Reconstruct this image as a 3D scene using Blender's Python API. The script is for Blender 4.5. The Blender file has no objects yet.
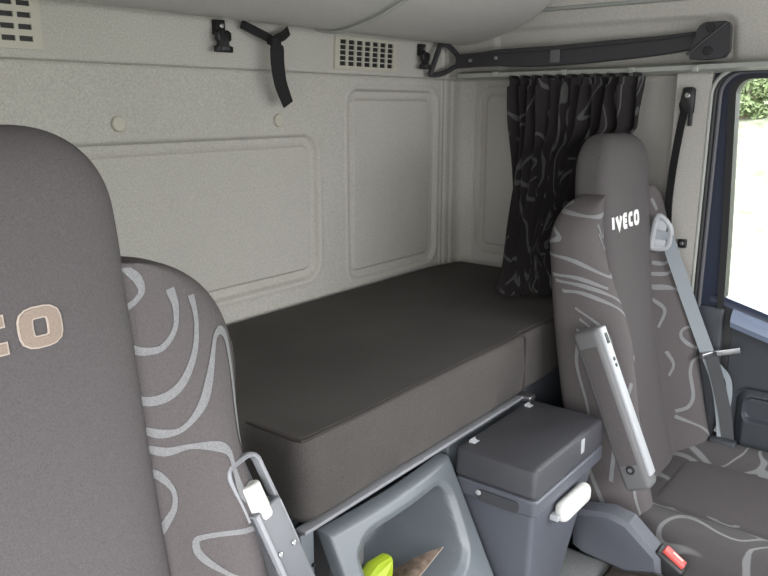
import bpy, bmesh, math, random
from mathutils import Vector, Matrix, noise
random.seed(7)
sc = bpy.context.scene
COL = sc.collection

# ------------------------------------------------------------------ camera, world, light, exposure
cam = bpy.data.cameras.new('camera'); camo = bpy.data.objects.new('camera', cam); COL.objects.link(camo)
cam.sensor_width = 36.0; cam.lens = 749.0 / 768.0 * 36.0; cam.clip_start = 0.02
camo.location = (0, 0, 1.37)
camo.rotation_euler = (math.radians(90 - 13.7), 0, math.radians(38.1 - 90))
sc.camera = camo

w = bpy.data.worlds.new('world'); sc.world = w; w.use_nodes = True
bg = w.node_tree.nodes['Background']
bg.inputs[0].default_value = (0.97, 0.98, 1.0, 1); wt = w.node_tree; wtc = wt.nodes.new('ShaderNodeTexCoord'); wsp = wt.nodes.new('ShaderNodeSeparateXYZ'); wmr = wt.nodes.new('ShaderNodeMapRange')
wmr.inputs['From Min'].default_value = -0.05; wmr.inputs['From Max'].default_value = 0.50
wmr.inputs['To Min'].default_value = 3.6; wmr.inputs['To Max'].default_value = 11.5     # overcast sky, dim near the horizon, bright overhead
wt.links.new(wtc.outputs['Generated'], wsp.inputs[0]); wt.links.new(wsp.outputs['Z'], wmr.inputs['Value']); wt.links.new(wmr.outputs[0], bg.inputs[1])
sun = bpy.data.lights.new('sun', 'SUN'); suno = bpy.data.objects.new('sun', sun); COL.objects.link(suno)
sun.energy = 3.5; sun.angle = math.radians(3); sun.color = (1, 0.96, 0.88)
suno.rotation_euler = (math.radians(-28), math.radians(22), 0)

def portal(name, loc, rot, sx, sy):
    l = bpy.data.lights.new(name, 'AREA'); l.shape = 'RECTANGLE'; l.size = sx; l.size_y = sy
    l.cycles.is_portal = True
    o = bpy.data.objects.new(name, l); COL.objects.link(o); o.location = loc; o.rotation_euler = rot
portal('windscreen_daylight', (0.96, -0.80, 1.295), (math.radians(90), 0, 0), 2.6, 0.65)
portal('driver_door_daylight', (-0.36, -0.12, 1.045), (0, math.radians(-90), 0), 1.07, 1.24)
portal('passenger_window_daylight', (2.30, 0.05, 1.15), (0, math.radians(90), 0), 0.62, 1.0)
vs = sc.view_settings
vs.view_transform = 'Standard'; vs.look = 'None'; vs.gamma = 1; vs.use_curve_mapping = False
vs.exposure = 0.24
sc.cycles.max_bounces = 10; sc.cycles.diffuse_bounces = 7; sc.cycles.transparent_max_bounces = 8

# ------------------------------------------------------------------ helpers
def tag(o, label=None, cat=None, group=None, kind=None):
    if label: o['label'] = label
    if cat: o['category'] = cat
    if group: o['group'] = group
    if kind: o['kind'] = kind
    return o
def empty(name, loc, label=None, cat=None, group=None, kind=None):
    o = bpy.data.objects.new(name, None); COL.objects.link(o); o.location = loc
    o.empty_display_size = 0.05
    return tag(o, label, cat, group, kind)
def link(name, bm, mat, parent=None, smooth=True, auto=35):
    """link a bmesh in world coordinates as one object; under a parent it keeps its place"""
    me = bpy.data.meshes.new(name)
    if parent is not None:
        p = parent; off = Vector((0, 0, 0))
        while p is not None:
            off += p.location; p = p.parent
        bmesh.ops.translate(bm, verts=bm.verts, vec=-off)
    bmesh.ops.recalc_face_normals(bm, faces=bm.faces)
    if smooth:
        for f in bm.faces: f.smooth = True
        lim = math.radians(auto)
        for e in bm.edges:
            if len(e.link_faces) == 2 and e.calc_face_angle(0) > lim: e.smooth = False
    bm.to_mesh(me); bm.free()
    me.materials.append(mat)
    o = bpy.data.objects.new(name, me); COL.objects.link(o)
    if parent is not None: o.parent = parent
    return o
def box(bm, lo, hi, bev=0.0, seg=3, rot=None, piv=None, taper=None):
    lo = Vector(lo); hi = Vector(hi); c = (lo + hi) / 2; s = hi - lo
    r = bmesh.ops.create_cube(bm, size=1.0, matrix=Matrix.Translation(c) @ Matrix.Diagonal((s.x, s.y, s.z, 1)))
    vs_ = r['verts']
    if taper:
        for v in vs_: v.co = taper(v.co.copy())
    if bev > 0:
        es = list({e for v in vs_ for e in v.link_edges})
        g = bmesh.ops.bevel(bm, geom=es, offset=bev, segments=seg, profile=0.5, affect='EDGES')
        vs_ = list({v for f in g['faces'] for v in f.verts} | {v for v in vs_ if v.is_valid})
    if rot is not None:
        bmesh.ops.rotate(bm, verts=vs_, cent=piv if piv is not None else c, matrix=rot)
    return vs_
def nbox(*a, **k):
    bm = bmesh.new(); box(bm, *a, **k); return bm
def tube(bm, pts, r, n=8, closed=False, up=Vector((0, 0, 1)), sy=1.0):
    pts = [Vector(p) for p in pts]; rings = []
    m = len(pts)
    for i, p in enumerate(pts):
        if closed: t = pts[(i + 1) % m] - pts[i - 1]
        else: t = pts[min(i + 1, m - 1)] - pts[max(i - 1, 0)]
        t.normalize(); u = up if abs(t.dot(up)) < 0.95 else Vector((0, 1, 0))
        a = t.cross(u).normalized(); b = a.cross(t)
        rr = r[i] if isinstance(r, (list, tuple)) else r
        rings.append([bm.verts.new(p + a * rr * math.cos(q) + b * rr * sy * math.sin(q)) for q in [2 * math.pi * k / n for k in range(n)]])
    for i in range(m if closed else m - 1):
        A = rings[i]; B = rings[(i + 1) % m]
        for k in range(n): bm.faces.new((A[k], A[(k + 1) % n], B[(k + 1) % n], B[k]))
    if not closed:
        bm.faces.new(rings[0][::-1]); bm.faces.new(rings[-1])
def cyl(bm, p0, p1, r, n=24, bev=0.0, r2=None):
    p0 = Vector(p0); p1 = Vector(p1); r2 = r if r2 is None else r2
    if bev > 0:
        d = (p1 - p0).normalized()
        tube(bm, [p0, p0 + d * 1e-5, p0 + d * bev * .3, p0 + d * bev, p1 - d * bev, p1 - d * bev * .3, p1 - d * 1e-5, p1],
             [r * .0 + r - bev, r - bev, r - bev * .3, r, r2, r2 - bev * .3, r2 - bev, r2 - bev], n)
    else: tube(bm, [p0, p1], [r, r2], n)
def spline(pts, n=10):
    """Catmull-Rom through the points"""
    P = [Vector(p) for p in pts]; out = []
    P = [P[0] * 2 - P[1]] + P + [P[-1] * 2 - P[-2]]
    for i in range(1, len(P) - 2):
        for k in range(n):
            t = k / n
            out.append(0.5 * ((2 * P[i]) + (P[i + 1] - P[i - 1]) * t + (2 * P[i - 1] - 5 * P[i] + 4 * P[i + 1] - P[i + 2]) * t * t
                       + (3 * P[i] - P[i - 1] - 3 * P[i + 1] + P[i + 2]) * t ** 3))
    out.append(P[-2]); return out
def spline_closed(pts, n=5):
    P = [Vector(p) for p in pts]; m = len(P); out = []
    for i in range(m):
        a, b, c, d = P[i - 1], P[i], P[(i + 1) % m], P[(i + 2) % m]
        for k in range(n):
            t = k / n
            out.append(0.5 * (2 * b + (c - a) * t + (2 * a - 5 * b + 4 * c - d) * t * t + (3 * b - a - 3 * c + d) * t ** 3))
    return out
def strap(bm, pts, wv, th=0.0015, width=0.045):
    """flat webbing along pts; wv = width direction (one or per point)"""
    pts = [Vector(p) for p in pts]; m = len(pts); rings = []
    for i, p in enumerate(pts):
        t = (pts[min(i + 1, m - 1)] - pts[max(i - 1, 0)]).normalized()
        if isinstance(wv, (list, tuple)) and not isinstance(wv[0], (int, float)):
            f = i / (m - 1) * (len(wv) - 1); j = min(int(f), len(wv) - 2); q = f - j
            d = Vector(wv[j]) * (1 - q) + Vector(wv[j + 1]) * q
        else: d = Vector(wv)
        d = (d - t * d.dot(t)).normalized(); nn = t.cross(d)
        wd = width[i] if isinstance(width, list) else width
        rings.append([bm.verts.new(p + d * a * wd / 2 + nn * b * th) for a, b in ((-1, -1), (1, -1), (1, 1), (-1, 1))])
    for i in range(m - 1):
        A, B = rings[i], rings[i + 1]
        for k in range(4): bm.faces.new((A[k], A[(k + 1) % 4], B[(k + 1) % 4], B[k]))
    bm.faces.new(rings[0][::-1]); bm.faces.new(rings[-1])
def loft(bm, loops, cap=True):
    R = [[bm.verts.new(p) for p in l] for l in loops]; n = len(R[0])
    for i in range(len(R) - 1):
        for k in range(n): bm.faces.new((R[i][k], R[i][(k + 1) % n], R[i + 1][(k + 1) % n], R[i + 1][k]))
    if cap: bm.faces.new(R[0][::-1]); bm.faces.new(R[-1])
    return R
def prism(bm, poly, axis, a0, a1):
    """extrude a 2D polygon; axis 'x': poly is (y,z); 'y': poly is (x,z); 'z': poly is (x,y)"""
    def P(p, a):
        return {'x': (a, p[0], p[1]), 'y': (p[0], a, p[1]), 'z': (p[0], p[1], a)}[axis]
    loft(bm, [[P(p, a0) for p in poly], [P(p, a1) for p in poly]])
def rrect(cx, cy, hx, hy, r, n=6):
    out = []
    for sx, sy, a0 in ((1, 1, 0), (-1, 1, 90), (-1, -1, 180), (1, -1, 270)):
        for k in range(n + 1):
            a = math.radians(a0 + 90 * k / n)
            out.append((cx + sx * (hx - r) + r * math.cos(a), cy + sy * (hy - r) + r * math.sin(a)))
    return out
def sdf_rr(x, y, x0, x1, y0, y1, r):
    qx = abs(x - (x0 + x1) / 2) - (x1 - x0) / 2 + r; qy = abs(y - (y0 + y1) / 2) - (y1 - y0) / 2 + r
    return math.hypot(max(qx, 0), max(qy, 0)) + min(max(qx, qy), 0) - r
def sst(a, b, x):
    t = min(1, max(0, (x - a) / (b - a))); return t * t * (3 - 2 * t)
def hgrid(us, vs_, fn, thick=None):
    bm = bmesh.new()
    G = [[bm.verts.new(fn(u, v)) for v in vs_] for u in us]
    for i in range(len(us) - 1):
        for j in range(len(vs_) - 1): bm.faces.new((G[i][j], G[i + 1][j], G[i + 1][j + 1], G[i][j + 1]))
    if thick is not None:
        th = Vector(thick)
        H = [[bm.verts.new(v.co + th) for v in row] for row in G]
        a, b = len(us) - 1, len(vs_) - 1
        for i in range(a):
            for j in range(b): bm.faces.new((H[i][j + 1], H[i + 1][j + 1], H[i + 1][j], H[i][j]))
        for i in range(a):
            bm.faces.new((G[i][0], H[i][0], H[i + 1][0], G[i + 1][0])); bm.faces.new((G[i + 1][b], H[i + 1][b], H[i][b], G[i][b]))
        for j in range(b):
            bm.faces.new((G[0][j + 1], H[0][j + 1], H[0][j], G[0][j])); bm.faces.new((G[a][j], H[a][j], H[a][j + 1], G[a][j + 1]))
    return bm
def lin(a, b, n): return [a + (b - a) * i / n for i in range(n + 1)]

# ------------------------------------------------------------------ materials
def mat(name, col, rough=0.8, metal=0.0, speck=0.0, sscale=400, bump=0.0, bscale=600, spec=0.5, blotch=0.0, sheen=0.0):
    m = bpy.data.materials.new(name); m.use_nodes = True; nt = m.node_tree; N = nt.nodes; L = nt.links
    b = N['Principled BSDF']; b.inputs['Roughness'].default_value = rough; b.inputs['Metallic'].default_value = metal
    b.inputs['Specular IOR Level'].default_value = spec
    b.inputs['Base Color'].default_value = (*col, 1)
    if sheen: b.inputs['Sheen Weight'].default_value = sheen; b.inputs['Sheen Roughness'].default_value = 0.5
    if speck or bump or blotch:
        tc = N.new('ShaderNodeTexCoord')
    if speck or blotch:
        n1 = N.new('ShaderNodeTexNoise'); n1.inputs['Scale'].default_value = sscale; n1.inputs['Detail'].default_value = 3
        n2 = N.new('ShaderNodeTexNoise'); n2.inputs['Scale'].default_value = 5; n2.inputs['Detail'].default_value = 4
        L.new(tc.outputs['Object'], n1.inputs['Vector']); L.new(tc.outputs['Object'], n2.inputs['Vector'])
        r1 = N.new('ShaderNodeMapRange'); r1.inputs['From Min'].default_value = .25; r1.inputs['From Max'].default_value = .75
        r1.inputs['To Min'].default_value = 1 - speck; r1.inputs['To Max'].default_value = 1 + speck
        r2 = N.new('ShaderNodeMapRange'); r2.inputs['From Min'].default_value = .3; r2.inputs['From Max'].default_value = .7
        r2.inputs['To Min'].default_value = 1 - blotch; r2.inputs['To Max'].default_value = 1 + blotch
        L.new(n1.outputs['Fac'], r1.inputs['Value']); L.new(n2.outputs['Fac'], r2.inputs['Value'])
        mu = N.new('ShaderNodeMath'); mu.operation = 'MULTIPLY'; L.new(r1.outputs[0], mu.inputs[0]); L.new(r2.outputs[0], mu.inputs[1])
        vm = N.new('ShaderNodeVectorMath'); vm.operation = 'SCALE'; vm.inputs[0].default_value = col
        L.new(mu.outputs[0], vm.inputs['Scale']); L.new(vm.outputs[0], b.inputs['Base Color'])
    if bump:
        n3 = N.new('ShaderNodeTexNoise'); n3.inputs['Scale'].default_value = bscale; n3.inputs['Detail'].default_value = 2
        L.new(tc.outputs['Object'], n3.inputs['Vector'])
        bp = N.new('ShaderNodeBump'); bp.inputs['Strength'].default_value = bump; bp.inputs['Distance'].default_value = 0.002
        L.new(n3.outputs['Fac'], bp.inputs['Height']); L.new(bp.outputs[0], b.inputs['Normal'])
    return m
def pattern_mat(name, base, line, mode, scale=6.0, k=3.0, width=0.1, speck=0.12, rough=0.9):
    """woven cloth with swirling lines; mode 'attr' reads the woven-in lines from the mesh, 'noise' draws contour lines"""
    m = mat(name, base, rough, speck=speck, sscale=500, bump=0.25, bscale=900, spec=0.2)
    nt = m.node_tree; N = nt.nodes; L = nt.links; b = N['Principled BSDF']
    src = b.inputs['Base Color'].links[0].from_socket
    mx = N.new('ShaderNodeMix'); mx.data_type = 'RGBA'; mx.inputs[7].default_value = (*line, 1)
    if mode == 'attr':
        at = N.new('ShaderNodeAttribute'); at.attribute_name = 'line'; f = at.outputs['Fac']
    else:
        tc = N.new('ShaderNodeTexCoord'); n = N.new('ShaderNodeTexNoise'); n.inputs['Scale'].default_value = scale
        n.inputs['Detail'].default_value = 0.6; n.inputs['Distortion'].default_value = 0.5
        if mode == 'uv': L.new(tc.outputs['UV'], n.inputs['Vector'])
        else: L.new(tc.outputs['Object'], n.inputs['Vector'])
        m1 = N.new('ShaderNodeMath'); m1.operation = 'MULTIPLY'; m1.inputs[1].default_value = k; L.new(n.outputs['Fac'], m1.inputs[0])
        m2 = N.new('ShaderNodeMath'); m2.operation = 'FRACT'; L.new(m1.outputs[0], m2.inputs[0])
        m3 = N.new('ShaderNodeMath'); m3.operation = 'SUBTRACT'; m3.inputs[1].default_value = .5; L.new(m2.outputs[0], m3.inputs[0])
        m4 = N.new('ShaderNodeMath'); m4.operation = 'ABSOLUTE'; L.new(m3.outputs[0], m4.inputs[0])
        r = N.new('ShaderNodeMapRange'); r.inputs['From Min'].default_value = width; r.inputs['From Max'].default_value = width * .7
        L.new(m4.outputs[0], r.inputs['Value']); f = r.outputs[0]
    L.new(f, mx.inputs[0]); L.new(src, mx.inputs[6]); L.new(mx.outputs[2], b.inputs['Base Color'])
    return m
M = {}
M['wall'] = mat('grey_felt_lining', (0.490, 0.474, 0.428), 0.95, speck=0.16, sscale=260, bump=0.35, bscale=420, spec=0.15, blotch=0.03)
M['pillar'] = mat('pale_felt_lining', (0.47, 0.45, 0.415), 0.95, speck=0.12, sscale=260, bump=0.3, bscale=420, spec=0.15)
M['roof'] = mat('roof_lining', (0.30, 0.30, 0.29), 0.95, speck=0.1, sscale=200, bump=0.2, spec=0.15)
M['bunk'] = mat('upper_bunk_vinyl', (0.50, 0.488, 0.46), 0.6, speck=0.05, sscale=120, bump=0.25, bscale=220, spec=0.35, blotch=0.02)
M['mattress'] = mat('black_mattress_cloth', (0.078, 0.072, 0.068), 0.95, speck=0.25, sscale=500, bump=0.3, bscale=700, spec=0.15, blotch=0.1)
M['piping'] = mat('dark_piping', (0.050, 0.044, 0.042), 0.9, spec=0.2)
M['seat'] = mat('charcoal_seat_cloth', (0.100, 0.091, 0.092), 0.95, speck=0.16, sscale=520, bump=0.3, bscale=900, spec=0.15)
M['seatbody'] = mat('woven_seat_cloth', (0.105, 0.094, 0.094), 0.95, speck=0.16, sscale=520, bump=0.3, bscale=900, spec=0.15)
M['seatline'] = mat('pale_woven_line_cloth', (0.205, 0.206, 0.208), 0.95, speck=0.2, sscale=520, bump=0.3, bscale=900, spec=0.15)
M['cushpat'] = pattern_mat('patterned_cushion_cloth', (0.086, 0.081, 0.081), (0.21, 0.212, 0.212), 'noise', scale=5.5, k=5.5, width=0.10)
M['curtain'] = pattern_mat('patterned_curtain_cloth', (0.024, 0.021, 0.021), (0.085, 0.084, 0.084), 'uv', scale=4.5, k=5.0, width=0.085)
M['blue'] = mat('blue_grey_plastic', (0.132, 0.148, 0.162), 0.28, bump=0.15, bscale=1200, spec=0.5)
M['fridge'] = mat('slate_grey_plastic', (0.092, 0.097, 0.115), 0.34, bump=0.3, bscale=1500, spec=0.45)
M['lid'] = mat('dark_slate_plastic', (0.055, 0.055, 0.062), 0.38, bump=0.4, bscale=1500, spec=0.45)
M['armrest'] = mat('armrest_plastic', (0.125, 0.125, 0.128), 0.5, bump=0.2, bscale=1200)
M['armlight'] = mat('light_grey_plastic', (0.36, 0.37, 0.385), 0.4)
M['armblue'] = mat('mid_grey_plastic', (0.115, 0.119, 0.130), 0.36, bump=0.1, bscale=1200)
M['armframe'] = mat('grey_frame_plastic', (0.24, 0.245, 0.26), 0.35)
M['white'] = mat('white_plastic', (0.62, 0.62, 0.59), 0.4)
M['cream'] = mat('cream_plastic', (0.62, 0.58, 0.52), 0.45)
M['vent'] = mat('vent_beige_plastic', (0.50, 0.48, 0.40), 0.55)
M['black'] = mat('black_plastic', (0.012, 0.012, 0.013), 0.5)
M['bar'] = mat('dark_painted_steel', (0.040, 0.040, 0.044), 0.42)
M['webb'] = mat('black_webbing', (0.010, 0.010, 0.010), 0.85, bump=0.4, bscale=900)
M['belt'] = mat('grey_belt_webbing', (0.26, 0.29, 0.31), 0.6, bump=0.3, bscale=900)
M['beltdark'] = mat('dark_belt_webbing', (0.06, 0.062, 0.065), 0.7)
M['steel'] = mat('bright_steel', (0.65, 0.65, 0.65), 0.25, metal=1)
M['dullsteel'] = mat('dull_steel', (0.45, 0.45, 0.46), 0.35, metal=1)
M['red'] = mat('red_button', (0.62, 0.09, 0.08), 0.4)
M['doorplastic'] = mat('door_dark_plastic', (0.045, 0.05, 0.058), 0.5, bump=0.3, bscale=900)
M['doorlight'] = mat('door_sill_plastic', (0.20, 0.24, 0.33), 0.4)
M['navy'] = mat('navy_paint', (0.024, 0.032, 0.058), 0.35)
M['rubber'] = mat('black_rubber', (0.015, 0.015, 0.016), 0.55)
M['rubberlt'] = mat('grey_rubber', (0.10, 0.10, 0.11), 0.5)
M['trimlight'] = mat('light_trim', (0.34, 0.35, 0.32), 0.5)
M['carpet'] = mat('brown_carpet', (0.07, 0.062, 0.055), 1.0, speck=0.4, sscale=300, bump=0.9, bscale=300, spec=0.05)
M['floor'] = mat('grey_vinyl_floor', (0.42, 0.43, 0.43), 0.6, speck=0.1, sscale=150)
M['letter_tan'] = mat('tan_embroidery', (0.26, 0.205, 0.165), 0.8, speck=0.15, sscale=700, bump=0.3)
M['letter_edge'] = mat('pale_embroidery_edge', (0.44, 0.37, 0.32), 0.7)
M['letter_white'] = mat('white_embroidery', (0.85, 0.83, 0.82), 0.6)
M['green'] = mat('lime_plastic_bag', (0.38, 0.50, 0.03), 0.4)
M['paper'] = mat('brown_printed_paper', (0.33, 0.25, 0.20), 0.6, speck=0.5, sscale=60)
M['paperedge'] = mat('white_paper', (0.75, 0.68, 0.62), 0.7)
M['grass'] = mat('pale_dry_grass', (0.155, 0.165, 0.12), 1.0, speck=0.45, sscale=5, spec=0.0)
M['leaf'] = mat('sunlit_leaf', (0.13, 0.17, 0.075), 0.7)
M['bark'] = mat('bark', (0.12, 0.09, 0.06), 0.9)
gm = bpy.data.materials.new('window_glass'); gm.use_nodes = True; N_ = gm.node_tree.nodes; L_ = gm.node_tree.links
N_.remove(N_['Principled BSDF']); tr = N_.new('ShaderNodeBsdfTransparent'); gl = N_.new('ShaderNodeBsdfGlossy'); gl.inputs['Roughness'].default_value = 0.02
fr = N_.new('ShaderNodeFresnel'); fr.inputs[0].default_value = 1.45; mxs = N_.new('ShaderNodeMixShader')
tr.inputs[0].default_value = (0.95, 0.97, 0.96, 1)
L_.new(fr.outputs[0], mxs.inputs[0]); L_.new(tr.outputs[0], mxs.inputs[1]); L_.new(gl.outputs[0], mxs.inputs[2]); L_.new(mxs.outputs[0], N_['Material Output'].inputs[0])
M['glass'] = gm

# ------------------------------------------------------------------ room shell
def S(name, bm, m, **k): return tag(link(name, bm, m, **k), kind='structure')
# rear wall with pressed-in panels and a ledge groove
def crease(x, z):
    g = 0.0
    if x < 1.45: g = 0.0012 * math.exp(-((z - (1.158 + 0.006 * (x - 0.87) / 0.47)) / 0.004) ** 2)
    return g
def rear(x, z):
    y = 1.41
    for (x0, x1, z0, z1, r) in ((0.10, 1.505, 0.905, 1.292, 0.05), (1.636, 2.075, 0.865, 1.412, 0.045)):
        s = sdf_rr(x, z, x0, x1, z0, z1, r)
        y += 0.012 * (1 - sst(-0.005, 0.004, s)) - 0.006 * (1 - sst(-0.030, -0.024, s)) + .003 * math.exp(-((s + .022) / .003) ** 2)
        y -= 0.003 * math.exp(-((s - 0.010) / 0.006) ** 2)
    y += 0.005 * math.exp(-((z - 1.452) / 0.0035) ** 2)
    if z > 1.455: y -= 0.006
    y += 0.006 * math.exp(-((x - 2.125) / 0.006) ** 2) - 0.004 * math.exp(-((x - 2.105) / 0.007) ** 2)
    y += 0.006 * math.exp(-((x - 2.165) / 0.006) ** 2)
    y -= 0.16 * sst(2.19, 2.27, x) ** 2 * 0.35
    return (x, y + crease(x, z), z)
xs = lin(-0.36, 1.45, 180) + lin(1.455, 2.27, 230)
zs = lin(0.60, 0.84, 6)[:-1] + lin(0.84, 1.60, 210) + [1.7, 1.85, 2.0]
S('wall_rear', hgrid(xs, zs, rear, (0, 0.05, 0)), M['wall'])
# right side wall behind the door pillar, with its own pressed panel
def side(y, z):
    x = 2.25
    s = sdf_rr(y, z, 0.88, 1.358, 0.872, 1.432, 0.05)
    x += 0.014 * (1 - sst(-0.005, 0.004, s)) - 0.006 * (1 - sst(-0.032, -0.026, s))
    x -= 0.07 * (1 - sst(0.684, 0.70, y))
    x -= 0.006 * math.exp(-((z - 1.452) / 0.0035) ** 2)
    return (x, y, z)
ys = lin(0.592, 0.74, 40) + lin(0.745, 1.42, 150)
S('wall_right', hgrid(ys, lin(0.0, 0.8, 6)[:-1] + lin(0.8, 1.47, 150), side, (0.06, 0, 0)), M['pillar'])
# header above the door and curtain rail
def header(y, z):
    x = 2.20 - (z - 1.47) * 0.30
    s = sdf_rr(y, z, 0.545, 1.25, 1.47, 1.597, 0.03)
    x += 0.012 * (1 - sst(-0.008, 0.008, s))
    if z > 1.645: x -= 0.012
    return (x, y, z)
S('wall_right_header', hgrid(lin(-0.8, 0.5, 12)[:-1] + lin(0.5, 1.44, 110), lin(1.455, 1.70, 60) + [1.8, 1.9, 2.0], header, (0.08, 0, 0)), M['wall'])
S('ceiling', nbox((-0.42, -0.9, 2.0), (2.30, 1.46, 2.05)), M['roof'])
S('floor', nbox((-0.42, -0.9, -0.05), (2.32, 1.46, 0.0)), M['floor'])
bm = bmesh.new()
box(bm, (-0.42, 0.50, 0.0), (-0.36, 1.46, 2.0)); box(bm, (-0.42, -0.9, 0.0), (-0.36, -0.74, 2.0))
box(bm, (-0.42, -0.74, 1.58), (-0.36, 0.50, 2.0)); box(bm, (-0.42, -0.74, 0.0), (-0.36, 0.50, 0.51))
S('wall_left', bm, M['wall'], smooth=False)
bm = bmesh.new()
box(bm, (-0.36, -0.9, 0.0), (2.28, -0.82, 0.97)); box(bm, (-0.36, -0.9, 1.62), (2.28, -0.82, 2.0))
S('wall_front', bm, M['doorplastic'], smooth=False)
S('trim_1', nbox((2.13, -0.6, 1.640), (2.165, 1.15, 1.650), bev=0.003), M['trimlight'])
# engine tunnel and step
S('floor_engine_tunnel', nbox((0.62, -0.5, 0.0), (1.655, 0.735, 0.27), bev=0.03), M['floor'])

# ------------------------------------------------------------------ outside
gr = bmesh.new(); 
S('ground', hgrid(lin(2.6, 40, 20), lin(-25, 25, 30), lambda x, y: (x, y, -1.3 + 0.06 * math.sin(x * 1.3) * math.cos(y) + min(3.1, max(0, x - 5) * 0.30))), M['grass']); gr.free()
def shrub(x, y, z, r, h, label, seed):
    rnd = random.Random(seed)
    root = empty('shrub', (x, y, z), label, 'shrub', 'shrubs outside the passenger window')
    bm = bmesh.new()
    cl = [(rnd.uniform(-.6, .6) * r, rnd.uniform(-.6, .6) * r, rnd.uniform(.25, .9) * h, rnd.uniform(.3, .5) * r) for _ in range(14)]
    for i in range(2600):
        cx_, cy_, cz_, cr = rnd.choice(cl)
        v = Vector((rnd.gauss(0, 1), rnd.gauss(0, 1), rnd.gauss(0, 1))).normalized() * cr * rnd.uniform(.7, 1.05)
        c = Vector((x + cx_, y + cy_, z + cz_)) + v
        a = Vector((rnd.gauss(0, 1), rnd.gauss(0, 1), rnd.gauss(0, 1))).normalized(); b = a.orthogonal().normalized()
        s = rnd.uniform(.07, .13) * (.35 + .5 * r)
        bm.faces.new([bm.verts.new(c + a * s * p + b * s * q * .6) for p, q in ((-1, 0), (0, -1), (1, 0), (0, 1))])
    link('foliage', bm, M['leaf'], root, smooth=False)
    bm = bmesh.new()
    tube(bm, [(x, y, z - .1), (x + .1, y, z + h * .3), (x, y + .1, z + h * .7)], [.12, .09, .04])
    for cx_, cy_, cz_, cr in cl[:7]: tube(bm, [(x, y, z + h * .25), (x + cx_ * .6, y + cy_ * .6, z + cz_ * .8), (x + cx_, y + cy_, z + cz_)], [.06, .04, .015], 6)
    link('trunk', bm, M['bark'], root)
shrub(13.2, 3.05, .95, .42, .9, 'small pale green shrub on the bank outside the passenger window', 3)
shrub(14.6, 1.9, 1.3, 1.2, 2.6, 'taller green shrub on the bank, cut off by the right edge of the window view', 5)

# ------------------------------------------------------------------ passenger door
door = tag(empty('door_1', (2.22, 0.0, 0.0)), kind='structure')
def door_outline(inset, n=8):
    """opening outline in (y,z) from the bottom of the rear edge, up, round the corner and forward"""
    y1 = 0.592 - inset; z1 = 1.466 - inset * .42; r = 0.070 - inset * .45
    pts = [(y1, 0.15), (y1, 0.6), (y1, 1.0)]
    for k in range(n + 1):
        a = math.radians(90 * k / n); pts.append((y1 - r + r * math.cos(a), z1 - r + r * math.sin(a)))
    pts += [(0.2, z1 + 0.004), (-0.6, z1 + 0.01)]
    return pts
def seal(name, inset, r, x, m):
    bm = bmesh.new(); tube(bm, [(x, y, z) for y, z in door_outline(inset)], r, 10, up=Vector((1, 0, 0)))
    return link(name, bm, m, door)
seal('door_seal', 0.000, 0.0055, 2.184, M['trimlight'])
seal('door_seal', 0.008, 0.007, 2.190, M['rubber'])
seal('door_seal', 0.020, 0.006, 2.196, M['rubberlt'])
def band(name, i0, i1, x0, x1, m, zmin=None):
    a = door_outline(i0); b = door_outline(i1)
    tilt = lambda l: [(y - .022 + .030 * min(1, max(0, (z - .86) / .58)), z) if y > .3 else (y, z) for y, z in l]
    b = tilt(b)
    if name == 'window_seal': a = tilt(a)
    if zmin: a = [(y, max(z, zmin)) for y, z in a]; b = [(y, max(z, zmin)) for y, z in b]
    bm = bmesh.new()
    loft(bm, [[(x0, *p), (x1, *p), (x1, *q), (x0, *q)] for p, q in zip(a, b)])
    return link(name, bm, m, door)
band('door_frame', -0.03, 0.052, 2.206, 2.25, M['navy'])
band('window_seal', 0.048, 0.066, 2.194, 2.24, M['rubber'], zmin=0.80)
# glass and waistline
bm = bmesh.new(); box(bm, (2.222, -0.6, 0.78), (2.227, 0.545, 1.455)); link('window_glass', bm, M['glass'], door)
def wz(y): return 0.845 - 0.28 * max(0, 0.53 - y) if y > 0.3 else 0.7806 - 0.10 * (0.3 - y)
ysd = lin(0.545, 0.25, 12) + [0.1, -0.1, -0.6]
def sweep_prof(prof, ysl, dz):
    return [[(x, y, z + dz(y)) for x, z in prof] for y in ysl]
bm = bmesh.new(); loft(bm, sweep_prof([(2.250, 0.006), (2.205, 0.006), (2.198, -0.002), (2.196, -0.016), (2.25, -0.016)], ysd, wz)); link('waist_seal', bm, M['navy'], door)
prof = [(2.25, -0.012), (2.200, -0.012), (2.186, -0.017), (2.174, -0.030), (2.170, -0.046), (2.176, -0.062), (2.25, -0.062)]
bm = bmesh.new(); loft(bm, sweep_prof(prof, [0.478] + lin(0.46, 0.25, 9) + [0.1, -0.1, -0.6], wz)); link('door_sill', bm, M['doorlight'], door)
def doorpanel(y, z):
    zt = wz(y) - 0.06; zz = 0.05 + (zt - 0.05) * z
    x = 2.206
    s = sdf_rr(y, zz, -0.5, 0.448, 0.33, 0.585, 0.035)
    x += 0.010 * math.exp(-(s / 0.006) ** 2) - 0.012 * (1 - sst(-0.03, -0.008, s))
    s2 = sdf_rr(y, zz, -0.45, 0.425, 0.50, 0.566, 0.02)
    x += 0.018 * (1 - sst(-0.006, 0.004, s2))
    return (x, y, zz)
link('door_panel', hgrid(lin(-0.6, 0.2, 12)[:-1] + lin(0.2, 0.478, 110), lin(0, 1, 200), doorpanel, (0.05, 0, 0)), M['doorplastic'], door)
S('trim_2', nbox((2.190, 0.50, 0.0), (2.235, 0.598, 0.815), bev=0.010), M['doorplastic'])
S('trim_3', nbox((2.207, 0.478, 0.0), (2.235, 0.548, 0.836), bev=0.003), M['rubber'])

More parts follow.
